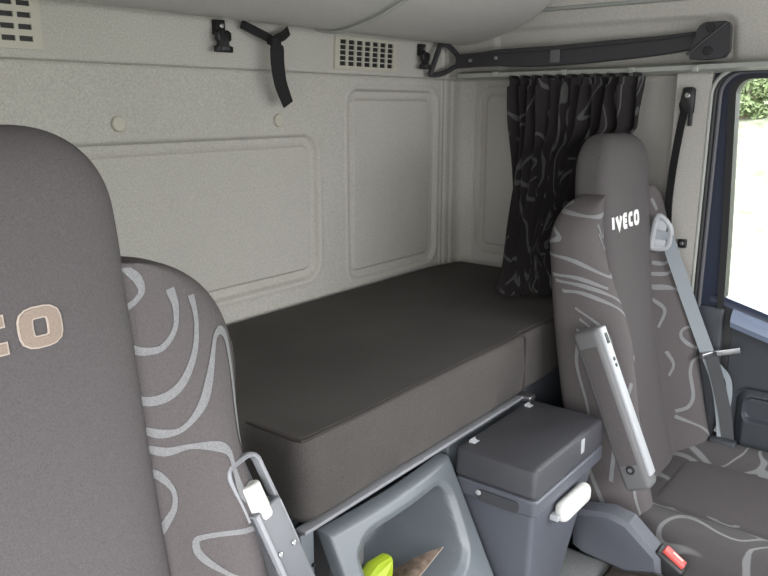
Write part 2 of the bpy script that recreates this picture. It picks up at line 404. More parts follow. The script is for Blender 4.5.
# ------------------------------------------------------------------ upper bunk (folded)
prof = [(1.402, 1.572), (1.385, 1.563), (1.35, 1.556), (1.32, 1.553), (1.30, 1.554), (1.275, 1.558), (1.24, 1.565), (1.17, 1.584), (1.10, 1.613),
        (1.04, 1.655), (0.98, 1.72), (0.93, 1.80), (0.90, 1.88), (0.90, 1.93), (1.404, 1.93)]
def bunk_loops(x0, x1):
    cy = 1.25; cz = 1.75; L_ = []
    def sh(f): return [(cy + (y - cy) * f, cz + (z - cz) * f) for y, z in prof]
    for x, f in ((x0, .955), (x0 + .006, .98), (x0 + .016, .995), (x0 + .03, 1.0), (x1 - .03, 1.0), (x1 - .016, .995), (x1 - .006, .98), (x1, .955)):
        L_.append([(x, y, z) for y, z in [(p[0], p[1]) if f == 1.0 else p for p in sh(f)]])
    return L_
ub = empty('upper_bunk', (0.9, 1.40, 1.75), 'pale grey upholstered upper bunk folded up above the rear wall', 'bunk')
bm = bmesh.new(); loft(bm, bunk_loops(-0.30, 1.481)); link('cover_panel', bm, M['bunk'], ub, auto=50)
bm = bmesh.new(); loft(bm, bunk_loops(1.483, 2.12)); link('cover_panel', bm, M['bunk'], ub, auto=50)
bm = bmesh.new(); tube(bm, [(1.482, y - .004, z - .004) for y, z in prof[1:13]], 0.0055, 8, up=Vector((1, 0, 0))); link('piping', bm, M['trimlight'], ub)
bm = bmesh.new(); tube(bm, [(x, 1.392, 1.567) for x in (-.28, .6, 1.4, 2.09)], 0.004, 8); link('edge_bead', bm, M['trimlight'], ub)

# ------------------------------------------------------------------ vents
def vent(x0, x1, z0, z1, cols, rows, hw, hh, y, label, skew=0.0):
    root = empty('air_vent', ((x0 + x1) / 2, y, (z0 + z1) / 2), label, 'vent', 'air vent grilles in the rear wall')
    bm = bmesh.new(); px_ = (x1 - x0 - 0.03) / cols; pz = (z1 - z0 - 0.016) / rows
    xe = [x0]; ze = [z0]
    for i in range(cols):
        c = x0 + 0.015 + px_ * (i + .5); xe += [c - hw / 2, c + hw / 2]
    for j in range(rows):
        c = z0 + 0.008 + pz * (j + .5); ze += [c - hh / 2, c + hh / 2]
    xe.append(x1); ze.append(z1)
    sk = lambda z: (z - z0) * skew
    V = {}
    def vv(i, j, d):
        if (i, j, d) not in V: V[(i, j, d)] = bm.verts.new((xe[i] + sk(ze[j]), y - (0.005 if d == 0 else -0.010), ze[j]))
        return V[(i, j, d)]
    hole = lambda i, j: i % 2 == 1 and j % 2 == 1
    nx, nz = len(xe) - 1, len(ze) - 1
    for i in range(nx):
        for j in range(nz):
            if hole(i, j):
                c = [(i, j), (i + 1, j), (i + 1, j + 1), (i, j + 1)]
                for k in range(4):
                    a, b = c[k], c[(k + 1) % 4]
                    bm.faces.new((vv(*a, 0), vv(*b, 0), vv(*b, 1), vv(*a, 1)))
            else:
                bm.faces.new((vv(i, j, 0), vv(i + 1, j, 0), vv(i + 1, j + 1, 0), vv(i, j + 1, 0)))
    for i in range(nx):
        bm.faces.new((vv(i, 0, 0), vv(i + 1, 0, 0), vv(i + 1, 0, 1), vv(i, 0, 1))); bm.faces.new((vv(i, nz, 0), vv(i + 1, nz, 0), vv(i + 1, nz, 1), vv(i, nz, 1)))
    for j in range(nz):
        bm.faces.new((vv(0, j, 0), vv(0, j + 1, 0), vv(0, j + 1, 1), vv(0, j, 1))); bm.faces.new((vv(nx, j, 0), vv(nx, j + 1, 0), vv(nx, j + 1, 1), vv(nx, j, 1)))
    link('grille', bm, M['vent'], root, smooth=False)
    bm = bmesh.new()
    prism(bm, [(x0 + .004, z0 + .004), (x1 - .004, z0 + .004), (x1 - .004 + sk(z1), z1 - .004), (x0 + .004 + sk(z1), z1 - .004)], 'y', y - 0.0005, y + 0.001)
    link('dark_backing', bm, M['black'], root, smooth=False)
vent(1.568, 1.842, 1.466, 1.553, 7, 5, 0.026, 0.0115, 1.402, 'beige square-holed air vent in the rear wall beside the small buckle clip', skew=0.06)
vent(0.565, 0.757, 1.470, 1.568, 5, 4, 0.025, 0.0095, 1.402, 'beige slotted air vent high on the rear wall above the driver seat headrest')

# ------------------------------------------------------------------ screw caps
for x, lab in ((0.907, 'round grey plastic cap on the rear wall nearest the driver seat headrest'), (1.363, 'round grey plastic cap on the rear wall below the hanging black strap')):
    bm = bmesh.new(); cyl(bm, (x, 1.4155, 1.333), (x, 1.402, 1.333), 0.0165, 24, bev=0.004); tag(link('screw_cap', bm, M['vent']), lab, 'cap', 'screw caps on the rear wall')

# ------------------------------------------------------------------ buckle clips
def clip(x, z0, z1, label, s=1.0):
    root = empty('buckle_clip', (x, 1.402, z1), label, 'buckle', 'black side-release buckle clips on the rear wall')
    h = z1 - z0
    bm = bmesh.new(); box(bm, (x - .013 * s, 1.385, z1 - h * .42), (x + .013 * s, 1.402, z1 + .004), bev=.002)
    link('anchor_tab', bm, M['webb'], root)
    bm = bmesh.new(); cyl(bm, (x, 1.387, z1 - h * .14), (x, 1.380, z1 - h * .14), .006 * s, 16, bev=.002); link('screw', bm, M['dullsteel'], root)
    bm = bmesh.new()
    pts = [(-.011, -.28), (-.020, -.36), (-.020, -.60), (-.012, -.66), (-.012, -.78), (-.024, -.82), (-.024, -1.0), (.024, -1.0), (.024, -.82), (.012, -.78), (.012, -.66), (.020, -.60), (.020, -.36), (.011, -.28)]
    prism(bm, [(x + a * s, z1 + b * h) for a, b in pts], 'y', 1.374, 1.386)
    bmesh.ops.bevel(bm, geom=list(bm.edges), offset=.0008, segments=1, affect='EDGES')
    link('buckle_body', bm, M['black'], root, auto=50)
    bm = bmesh.new(); box(bm, (x - .012 * s, 1.370, z1 - h * .96), (x + .012 * s, 1.376, z1 - h * .80), bev=.002); link('release_slot', bm, M['bar'], root)
clip(1.172, 1.487, 1.553, 'larger black buckle clip hanging beside the loose black strap')
clip(1.964, 1.478, 1.548, 'small black buckle clip between the square-holed vent and the metal bar', 0.9)

# loose strap
ls = empty('hanging_strap', (1.30, 1.39, 1.55), 'loose black webbing strap hanging from under the upper bunk with a folded loop', 'strap')
bm = bmesh.new()
strap(bm, spline([(1.232, 1.385, 1.553), (1.27, 1.372, 1.537), (1.302, 1.366, 1.524), (1.313, 1.366, 1.512)], 5), (0.3, 0, 1), .0014, .020)
strap(bm, spline([(1.385, 1.385, 1.549), (1.35, 1.368, 1.534), (1.318, 1.360, 1.523), (1.306, 1.362, 1.509)], 5), (0.4, 0, -1), .0014, .022)
link('loop', bm, M['webb'], ls)
bm = bmesh.new(); strap(bm, spline([(1.306, 1.356, 1.524), (1.311, 1.352, 1.505), (1.312, 1.352, 1.470), (1.322, 1.355, 1.425), (1.345, 1.360, 1.385), (1.352, 1.360, 1.372)], 8),
      [(1, 0, .1), (1, -.5, 0), (1, -.35, .1), (1, -.1, .35), (1, 0, .35)], .0014, [.020] * 4 + [.026] * 4 + [.034] * 33); link('strap_tail', bm, M['webb'], ls)
bm = bmesh.new(); box(bm, (1.294, 1.348, 1.510), (1.325, 1.370, 1.528), bev=.004); link('knot', bm, M['webb'], ls)

# ------------------------------------------------------------------ bunk support bar along the header
sb = empty('bunk_support_arm', (2.13, 0.6, 1.52), 'long dark metal bunk support arm with triangular loop end above the curtain', 'bar')
path = [(2.142, .60, 1.540), (2.140, .72, 1.528), (2.135, .86, 1.520), (2.128, 1.00, 1.513), (2.120, 1.12, 1.511), (2.117, 1.22, 1.512), (2.117, 1.30, 1.508), (2.112, 1.362, 1.506)]
P_ = spline(path, 6); n = len(P_)
bm = bmesh.new(); strap(bm, P_, (0.12, 0, 1), 0.007, [0.042 + 0.016 * math.sin(math.pi * min(1, i / (n * .8))) for i in range(n)])
bmesh.ops.bevel(bm, geom=list(bm.edges), offset=.002, segments=1, affect='EDGES'); link('bar', bm, M['bar'], sb, auto=40)
bm = bmesh.new(); tube(bm, [Vector(p) + Vector((-.010, 0, .018)) for p in P_[2:-4]], .0035, 8); link('edge_rib', bm, M['bar'], sb)
bm = bmesh.new()
tri = [(2.122, 1.362, 1.520), (2.10, 1.366, 1.540), (2.07, 1.370, 1.553), (2.045, 1.372, 1.556), (2.034, 1.373, 1.550), (2.010, 1.375, 1.505), (1.992, 1.377, 1.470), (1.998, 1.376, 1.462), (2.05, 1.370, 1.468), (2.10, 1.362, 1.488), (2.12, 1.360, 1.495)]
tube(bm, spline_closed(tri, 3), .0085, 8, closed=True, up=Vector((0, 1, 0))); link('triangular_loop', bm, M['bar'], sb)
bm = bmesh.new()
prism(bm, [(.640, 1.500), (.639, 1.515), (.625, 1.568), (.610, 1.580), (.556, 1.580), (.546, 1.570), (.543, 1.506), (.556, 1.490), (.60, 1.486), (.642, 1.489)], 'x', 2.120, 2.150)
bmesh.ops.bevel(bm, geom=list(bm.edges), offset=.003, segments=2, affect='EDGES'); link('mounting_plate', bm, M['bar'], sb, auto=50)
bm = bmesh.new(); tube(bm, [(2.118, .645, 1.500), (2.118, .60, 1.538), (2.118, .553, 1.576)], .004, 8); link('pressed_rib', bm, M['bar'], sb)
for (y, z) in ((.592, 1.566), (.594, 1.508)):
    bm = bmesh.new(); cyl(bm, (2.125, y, z), (2.114, y, z), .012, 6, bev=.002); link('bolt', bm, M['black'], sb)
for i, m_ in ((30, 'dullsteel'), (37, 'dullsteel')):
    p = P_[i]; bm = bmesh.new(); cyl(bm, p + Vector((0, -.004, 0)), p + Vector((-.014, -.006, 0)), .006, 12, bev=.002); link('rivet', bm, M[m_], sb)
bm = bmesh.new(); p = P_[19]; box(bm, p + Vector((-.0125, -.014, -.020)), p + Vector((-.008, .016, .016)), bev=.0008); link('label_sticker', bm, M['armrest'], sb)

# curtain rail
cr = empty('curtain_rail', (2.14, .8, 1.463), 'pale grey curtain rail running under the support arm to the door', 'rail')
bm = bmesh.new(); loft(bm, [[(x, y, z + dz) for x, z in ((2.118, 1.470), (2.118, 1.458), (2.150, 1.452), (2.192, 1.452), (2.205, 1.476), (2.15, 1.478))] for y, dz in ((-.6, .012), (.5, .006), (.8, 0), (1.36, -.002))])
link('rail_channel', bm, M['trimlight'], cr, auto=25)
for y in (.62, .79, .99, 1.22):
    bm = bmesh.new(); box(bm, (2.110, y - .008, 1.456), (2.124, y + .008, 1.472), bev=.002); link('rail_clip', bm, M['trimlight'], cr)

# ------------------------------------------------------------------ curtain
def curtain():
    nu, nv = 420, 120; bm = bmesh.new(); uvl = bm.loops.layers.uv.new('UVMap'); G = []
    def fold(u, v):
        a = 11.5 * u + 0.5 * math.sin(3 * u + 2 * v)
        amp = (0.020 + 0.012 * math.sin(u * 9 + 1)) * (0.75 + 0.5 * v)
        return amp * math.sin(2 * math.pi * a) + 0.010 * math.sin(2 * math.pi * a * 2.1 + 4 * v) * v + 0.006 * math.sin(31 * u + 9 * v)
    for i in range(nu + 1):
        u = i / nu; row = []
        T = Vector((2.090 + .01 * math.sin(u * 20), 1.150 - .405 * u, 1.448)); 
        for j in range(nv + 1):
            v = j / nv
            B = Vector((1.775 + .12 * u, 0.970 - .13 * u, 0.868 + .006 * math.sin(u * 30)))
            e = v ** 1.15 * (1 - u ** 2) + u ** 2 * sst(.25, 1.0, v)
            p = T * (1 - e) + B * e
            # the far edge is drawn forward behind the headrest
            pull = math.sin(math.pi * min(1, v * 1.0)) * u ** 1.5
            p.z = T.z * (1 - v) + B.z * v
            p.x += 0.05 * math.sin(math.pi * v) * (1 - u)
            p.y += .10 * sst(.22, .42, v) * (1 - sst(.8, 1, v)) * u * u
            d = Vector((-1, .35, 0)).normalized()
            p += d * fold(u, v) * (0.6 if v < .04 else 1)
            if v > .93: p += d * .012 * math.sin((v - .93) / .07 * math.pi)
            row.append(bm.verts.new(p))
        G.append(row)
    for i in range(nu):
        for j in range(nv):
            f = bm.faces.new((G[i][j], G[i + 1][j], G[i + 1][j + 1], G[i][j + 1]))
            for l, (a, b) in zip(f.loops, ((i, j), (i + 1, j), (i + 1, j + 1), (i, j + 1))): l[uvl].uv = (a / nu * 2.2, b / nv * 0.75)
    for f in bm.faces: f.smooth = True
    return bm
ct = empty('curtain', (2.0, .95, 1.44), 'dark curtain with pale swirl lines gathered behind the passenger seat', 'curtain')
o = link('curtain_cloth', curtain(), M['curtain'], ct, auto=180)
md = o.modifiers.new('thickness', 'SOLIDIFY'); md.thickness = 0.002
bm = bmesh.new()
for i in range(11):
    y = 1.15 - i * .038; bm = bmesh.new(); box(bm, (2.085, y - .004, 1.446), (2.135, y + .004, 1.458), bev=.001)
    link('curtain_hook', bm, M['black'], ct)

# ------------------------------------------------------------------ lower bunk: base, rail, mattress
bb = empty('bunk_locker', (1.0, 1.1, 0.0), 'blue-grey plastic bunk locker beneath the mattress', 'locker')
bm = bmesh.new(); box(bm, (-0.34, 0.93, 0.02), (0.77, 1.40, 0.690)); link('base_panel', bm, M['blue'], bb, smooth=False)
bm = bmesh.new(); box(bm, (0.770, 0.776, 0.02), (0.802, 1.00, 0.690), bev=.003); box(bm, (0.770, 1.0, 0.02), (1.545, 1.40, 0.690), bev=.003); box(bm, (1.205, 0.776, 0.02), (1.545, 1.02, 0.690), bev=.003); link('base_panel', bm, M['blue'], bb)
bm = bmesh.new(); box(bm, (1.555, 0.80, 0.02), (2.17, 1.38, 0.690), bev=.004); link('base_panel', bm, M['doorplastic'], bb)
bm = bmesh.new(); box(bm, (0.772, 0.767, 0.6925), (1.515, 0.790, 0.6995), bev=.002); link('front_rail', bm, M['armframe'], bb)
bm = bmesh.new(); box(bm, (1.512, 0.748, 0.682), (1.540, 0.79, 0.702), bev=.003); link('rail_end_cap', bm, M['dullsteel'], bb)
bm = bmesh.new()
for x in (.785, .797): cyl(bm, (x, .777, .625), (x, .772, .625), .0035, 12)
link('screw_holes', bm, M['black'], bb)

def mattress():
    # outline in plan, front-left step behind the driver seat
    def rc(poly, r, n=7):
        out = []
        m = len(poly)
        for i, p in enumerate(poly):
            p = Vector(p); a = Vector(poly[i - 1]) - p; b = Vector(poly[(i + 1) % m]) - p
            a.normalize(); b.normalize()
            for k in range(n + 1):
                t = k / n; q = (p + a * r) * (1 - t) ** 2 + p * 2 * t * (1 - t) + (p + b * r) * t * t
                out.append(q)
        return out
    poly = [(-0.33, 1.392), (-0.33, 0.93), (0.775, 0.93), (0.775, 0.772), (2.16, 0.772), (2.16, 1.37), (2.0, 1.392)]
    o = rc(poly, 0.040)
    # resample
    res = []
    for i in range(len(o)):
        a = o[i]; b = o[(i + 1) % len(o)]; k = max(1, int((b - a).length / 0.007))
        for j in range(k): res.append(a + (b - a) * j / k)
    cen = Vector((0.9, 1.1))
    def inset(d):
        m = len(res); out = []
        for i, p in enumerate(res):
            t = (res[(i + 1) % m] - res[i - 1]).normalized(); nn = Vector((-t.y, t.x))
            out.append(p - nn * -d)
        return out
    prof_ = [(0.020, 0.702), (0.006, 0.705), (0.0, 0.714), (-0.002, 0.77), (0.0, 0.825), (0.003, 0.838), (0.008, 0.846), (0.016, 0.850)]
    bm = bmesh.new(); loops = []
    for d, z in prof_:
        lp = []
        for q in inset(d):
            g = 0.0
            # sewn seam toward the passenger end
            if q.y < .80: g = .007 * math.exp(-((q.x - 1.527) / .006) ** 2) + .006 * sst(1.522, 1.534, q.x)
            wv = .0022 * math.sin(q.x * 21 + z * 30) * math.sin(q.x * 5.3)
            lp.append((q.x, q.y + (g + wv if q.y < .80 else 0), z))
        loops.append(lp)
    R = loft(bm, loops, cap=False)
    bm.faces.new(R[0][::-1])
    top = bm.faces.new(R[-1])
    return bm
mt = tag(link('mattress', mattress(), M['mattress'], auto=30), 'thick black cloth bunk mattress lying against the rear wall', 'mattress')
for p_ in mt.data.polygons:
    if p_.area > .2: p_.use_smooth = False
bm = bmesh.new(); pt = [(x, .7815 + .0022 * math.sin(x * 21 + 25.5) * math.sin(x * 5.3) * .8, .8475) for x in lin(.80, 2.13, 90)]
tube(bm, [(.785, .91, .8475), (.785, .80, .8475), (.789, .787, .8475)] + pt, .0028, 8); link('piping', bm, M['piping'], mt)
bm = bmesh.new(); tube(bm, [(1.527, .775, z) for z in lin(.71, .838, 8)] + [(1.527, .783, .8475)], .0024, 6); link('seam_piping', bm, M['piping'], mt)

# ------------------------------------------------------------------ storage console with open bin
def yc(z): return 0.757 - 0.5 * max(0, 0.675 - z)
OPEN = [(p.x, p.y) for p in spline_closed([(a_, b_, 0) for a_, b_ in [(0.866, 0.52), (0.868, 0.612), (0.878, 0.628), (0.895, 0.638), (0.925, 0.642), (1.024, 0.642), (1.105, 0.643), (1.128, 0.636), (1.139, 0.615), (1.137, 0.57), (1.131, 0.532), (1.117, 0.514), (1.086, 0.500), (0.95, 0.475), (0.89, 0.478), (0.870, 0.49)]], 4)]
def cons_open(x, z):
    P = OPEN
    best = 9; ins = False
    for i in range(len(P)):
        a = P[i - 1]; b = P[i]
        dx, dz = b[0] - a[0], b[1] - a[1]
        if abs(dx) + abs(dz) < 1e-9: continue
        t = max(0, min(1, ((x - a[0]) * dx + (z - a[1]) * dz) / (dx * dx + dz * dz)))
        best = min(best, math.hypot(x - a[0] - t * dx, z - a[1] - t * dz))
        if (a[1] > z) != (b[1] > z) and x < a[0] + (z - a[1]) / dz * dx: ins = not ins
    return -best if ins else best
def console(u, v):
    z = 0.10 + (0.677 - 0.10) * v
    # right edge sweeps with the cooler side
    xr = 1.186
    x = 0.818 + (xr - 0.818) * u
    y = yc(z)
    s = cons_open(x, z)
    y += 0.010 * sst(0.016, -0.002, s) if s > -0.002 else 0.010
    y += 0.19 * sst(0.001, -0.011, s)
    # rounded outer edges
    d = min(x - 0.818, xr - x, 0.677 - z)
    e = max(0, 1 - d / 0.008); y += 0.012 * (1 - math.sqrt(max(0, 1 - e * e)))
    y -= 0.010 * math.sin(math.pi * u) * sst(.45, .65, z)
    return (x, min(y, .955), z)
cn = empty('storage_console', (0.99, .75, 0.0), 'blue-grey storage console with open bin between driver seat and cool box', 'console')
link('console_shell', hgrid(lin(0, 1, 200), lin(0, 1, 280), console, (0, 0.016, 0)), M['blue'], cn, auto=60)
bm = bmesh.new()
loft(bm, [[(x, y, z) for x, y in ((.864, .80), (.90, .775), (.94, .785), (.955, .82), (.95, .93), (.864, .93))] for z in (.485, .56, .62, .640)])
link('inner_divider', bm, M['armrest'], cn)
# things in the bin
gb = bmesh.new()
bp = [(.966, .568), (.971, .545), (.980, .50), (.978, .49), (.885, .49), (.893, .515), (.912, .546), (.940, .560)]
loft(gb, [[(.945 + (x - .945) * f, y + .01 * math.sin(x * 90), .52 + (z - .52) * (.5 + .5 * f)) for x, z in bp] for y, f in ((.742, .80), (.748, .97), (.758, 1.0), (.768, .95), (.776, .7))])
tag(link('plastic_bag', gb, M['green'], smooth=False), 'lime green folded bag standing in the console bin', 'bag')
lf = empty('leaflet', (1.0, .74, .50), 'brown printed leaflet with a white edge leaning in the console bin', 'leaflet')
c = [Vector((1.0, .765, .508)), Vector((1.083, .702, .543)), Vector((.975, .700, .516)), Vector((.925, .745, .487))]
def sheet(c, off, shrink=0.0):
    bm = bmesh.new(); G = []
    for i in range(9):
        u = i / 8; row = []
        for j in range(5):
            v = j / 4; u2 = shrink + u * (1 - 2 * shrink); v2 = shrink + v * (1 - 2 * shrink)
            p = (c[0] * (1 - u2) + c[1] * u2) * (1 - v2) + (c[3] * (1 - u2) + c[2] * u2) * v2
            p = p + Vector((0, -.35, .9)) * (off + .010 * math.sin(math.pi * u2))
            row.append(bm.verts.new(p))
        G.append(row)
    for i in range(8):
        for j in range(4): bm.faces.new((G[i][j], G[i + 1][j], G[i + 1][j + 1], G[i][j + 1]))
    g = bmesh.ops.solidify(bm, geom=bm.faces[:], thickness=.0012)
    return bm
link('leaflet_pages', sheet(c, 0), M['paperedge'], lf)
link('leaflet_cover', sheet(c, .0020, .025), M['paper'], lf)

# ------------------------------------------------------------------ cool box
cb = empty('cool_box', (1.35, .66, 0.0), 'slate grey pull-out cool box with hinged lid and white latch', 'cool box')
def cbq(z):   # plan outline of the tub at height z: left, right, rear, front
    t = max(0, (0.645 - z) / 0.40)
    return (1.196 + .02 * t, 1.512 - .205 * min(1.4, t * 1.0) , .745 , .572 + .02 * t)
bm = bmesh.new(); loops = []
for z in lin(.245, .600, 12):
    xl, xr, yr, yf = cbq(z); loops.append([(x, y, z) for x, y in rrect((xl + xr) / 2, (yr + yf) / 2, (xr - xl) / 2, (yr - yf) / 2, .012, 4)])
loft(bm, loops); link('tub', bm, M['fridge'], cb, auto=40)
bm = bmesh.new()
for z0, z1, g in ((.598, .606, -.002), (.606, .640, .004)):
    pass
loops = []
for z, g in ((.596, -.004), (.600, .004), (.604, .0065), (.630, .0065), (.634, .004), (.636, -.002)):
    loops.append([(x, y, z) for x, y in rrect(1.354, .6585, .158 + g, .0865 + g, .012, 4)])
loft(bm, loops); link('rim', bm, M['fridge'], cb, auto=30)
bm = bmesh.new(); loops = []
for z, g in ((.638, -.002), (.640, .004), (.644, .0065), (.690, .0045), (.695, .003), (.698, -.001), (.699, -.006)):
    loops.append([(x, y, z) for x, y in rrect(1.352, .6585, .158 + g, .0865 + g, .012, 4)])
loft(bm, loops); lid = link('lid', bm, M['lid'], cb, auto=30)
for x in (1.235, 1.475):
    bm = bmesh.new(); loft(bm, [[(x - .012, .738, .6985), (x + .012, .738, .6985), (x + .012, .722, .6985), (x - .012, .722, .6985)], [(x - .010, .737, .704), (x + .010, .737, .704), (x + .002, .726, .700), (x - .004, .726, .700)]])
    link('hinge_tab', bm, M['armlight'], lid)
bm = bmesh.new(); box(bm, (1.392, .5655, .658), (1.408, .570, .690), bev=.001); link('small_sticker', bm, M['armlight'], lid)
bm = bmesh.new()
prism(bm, [(p[0], p[1]) for p in rrect(.648, .613, .047, .012, .008, 4)], 'x', 1.1855, 1.197); link('side_grip', bm, M['lid'], cb)
bm = bmesh.new(); cyl(bm, (1.191, .69, .618), (1.183, .69, .618), .006, 12, bev=.002); link('side_pin', bm, M['armlight'], cb)
bm = bmesh.new()
R_ = Matrix.Rotation(0, 3, 'X')
box(bm, (1.280, .540, .552), (1.408, .572, .596), bev=.0155, seg=5); link('latch_handle', bm, M['white'], cb)
bm = bmesh.new(); box(bm, (1.270, .555, .560), (1.290, .574, .572), bev=.002); link('latch_pivot', bm, M['armlight'], cb)

# ------------------------------------------------------------------ seats
SEAT_Y = 0.703
def front_y(z, dz=0.0):
    s = 1.25 + dz - z
    return SEAT_Y - 0.03 * s - 0.145 * (max(0, s) ** 2)
STROKES = {
    'I': ([[(0, 0), (0, 1)]], .30),
    'V': ([[(0, 1), (.40, 0), (.80, 1)]], .95),
    'E': ([[(.62, 1), (.12, 1), (0, .88), (0, .12), (.12, 0), (.62, 0)], [(0, .5), (.56, .5)]], .80),
    'C': ([[(.66, .95), (.26, .95), (.14, .93), (.05, .86), (.01, .72), (0, .5), (.01, .28), (.05, .14), (.14, .07), (.26, .05), (.66, .05)]], .82),
    'O': ([[(.26, 0), (.54, 0), (.66, .03), (.75, .11), (.79, .25), (.80, .5), (.79, .75), (.75, .89), (.66, .97), (.54, 1), (.26, 1), (.14, .97), (.05, .89), (.01, .75), (0, .5), (.01, .25), (.05, .11), (.14, .03)]], .80),
}
def ribbon(bm, pts, wd, closed, mapf, ext=0.0, steps=4, th=.0012):
    P = [Vector(p) for p in pts]
    if not closed and ext:
        P[0] = P[0] + (P[0] - P[1]).normalized() * ext; P[-1] = P[-1] + (P[-1] - P[-2]).normalized() * ext
    m = len(P); L_ = []
    for i in range(m):
        if closed or 0 < i < m - 1:
            a = (P[i] - P[i - 1]).normalized(); b = (P[(i + 1) % m] - P[i]).normalized()
        elif i == 0: a = b = (P[1] - P[0]).normalized()
        else: a = b = (P[-1] - P[-2]).normalized()
        na = Vector((-a.y, a.x)); nb = Vector((-b.y, b.x)); nn = (na + nb).normalized(); k = min(1.9, 1 / max(.3, nn.dot(na)))
        L_.append((P[i] + nn * wd / 2 * k, P[i] - nn * wd / 2 * k))
    rows = []
    segs = m if closed else m - 1
    for i in range(segs):
        A = L_[i]; B = L_[(i + 1) % m]
        for s in range(steps):
            t = s / steps; rows.append((A[0].lerp(B[0], t), A[1].lerp(B[1], t)))
    if not closed: rows.append(L_[-1])
    R = []
    for a, b in rows:
        R.append([bm.verts.new(mapf(a, 0)), bm.verts.new(mapf(b, 0)), bm.verts.new(mapf(b, th)), bm.verts.new(mapf(a, th))])
    k = len(R)
    for i in range(k if closed else k - 1):
        A, B = R[i], R[(i + 1) % k]
        for q in range(4): bm.faces.new((A[q], A[(q + 1) % 4], B[(q + 1) % 4], B[q]))
    if not closed: bm.faces.new(R[0][::-1]); bm.faces.new(R[-1])
def catmull2(c, n=8): return [(p.x, p.y) for p in spline([(a, b, 0) for a, b in c], n)]

def dist_poly(px_, pz, pts):
    best = 9
    for i in range(len(pts) - 1):
        ax, az = pts[i]; bx, bz = pts[i + 1]; dx = bx - ax; dz = bz - az; q = dx * dx + dz * dz
        t = 0 if q == 0 else max(0, min(1, ((px_ - ax) * dx + (pz - az) * dz) / q))
        d = (px_ - ax - t * dx) ** 2 + (pz - az - t * dz) ** 2
        if d < best: best = d
    return math.sqrt(best)

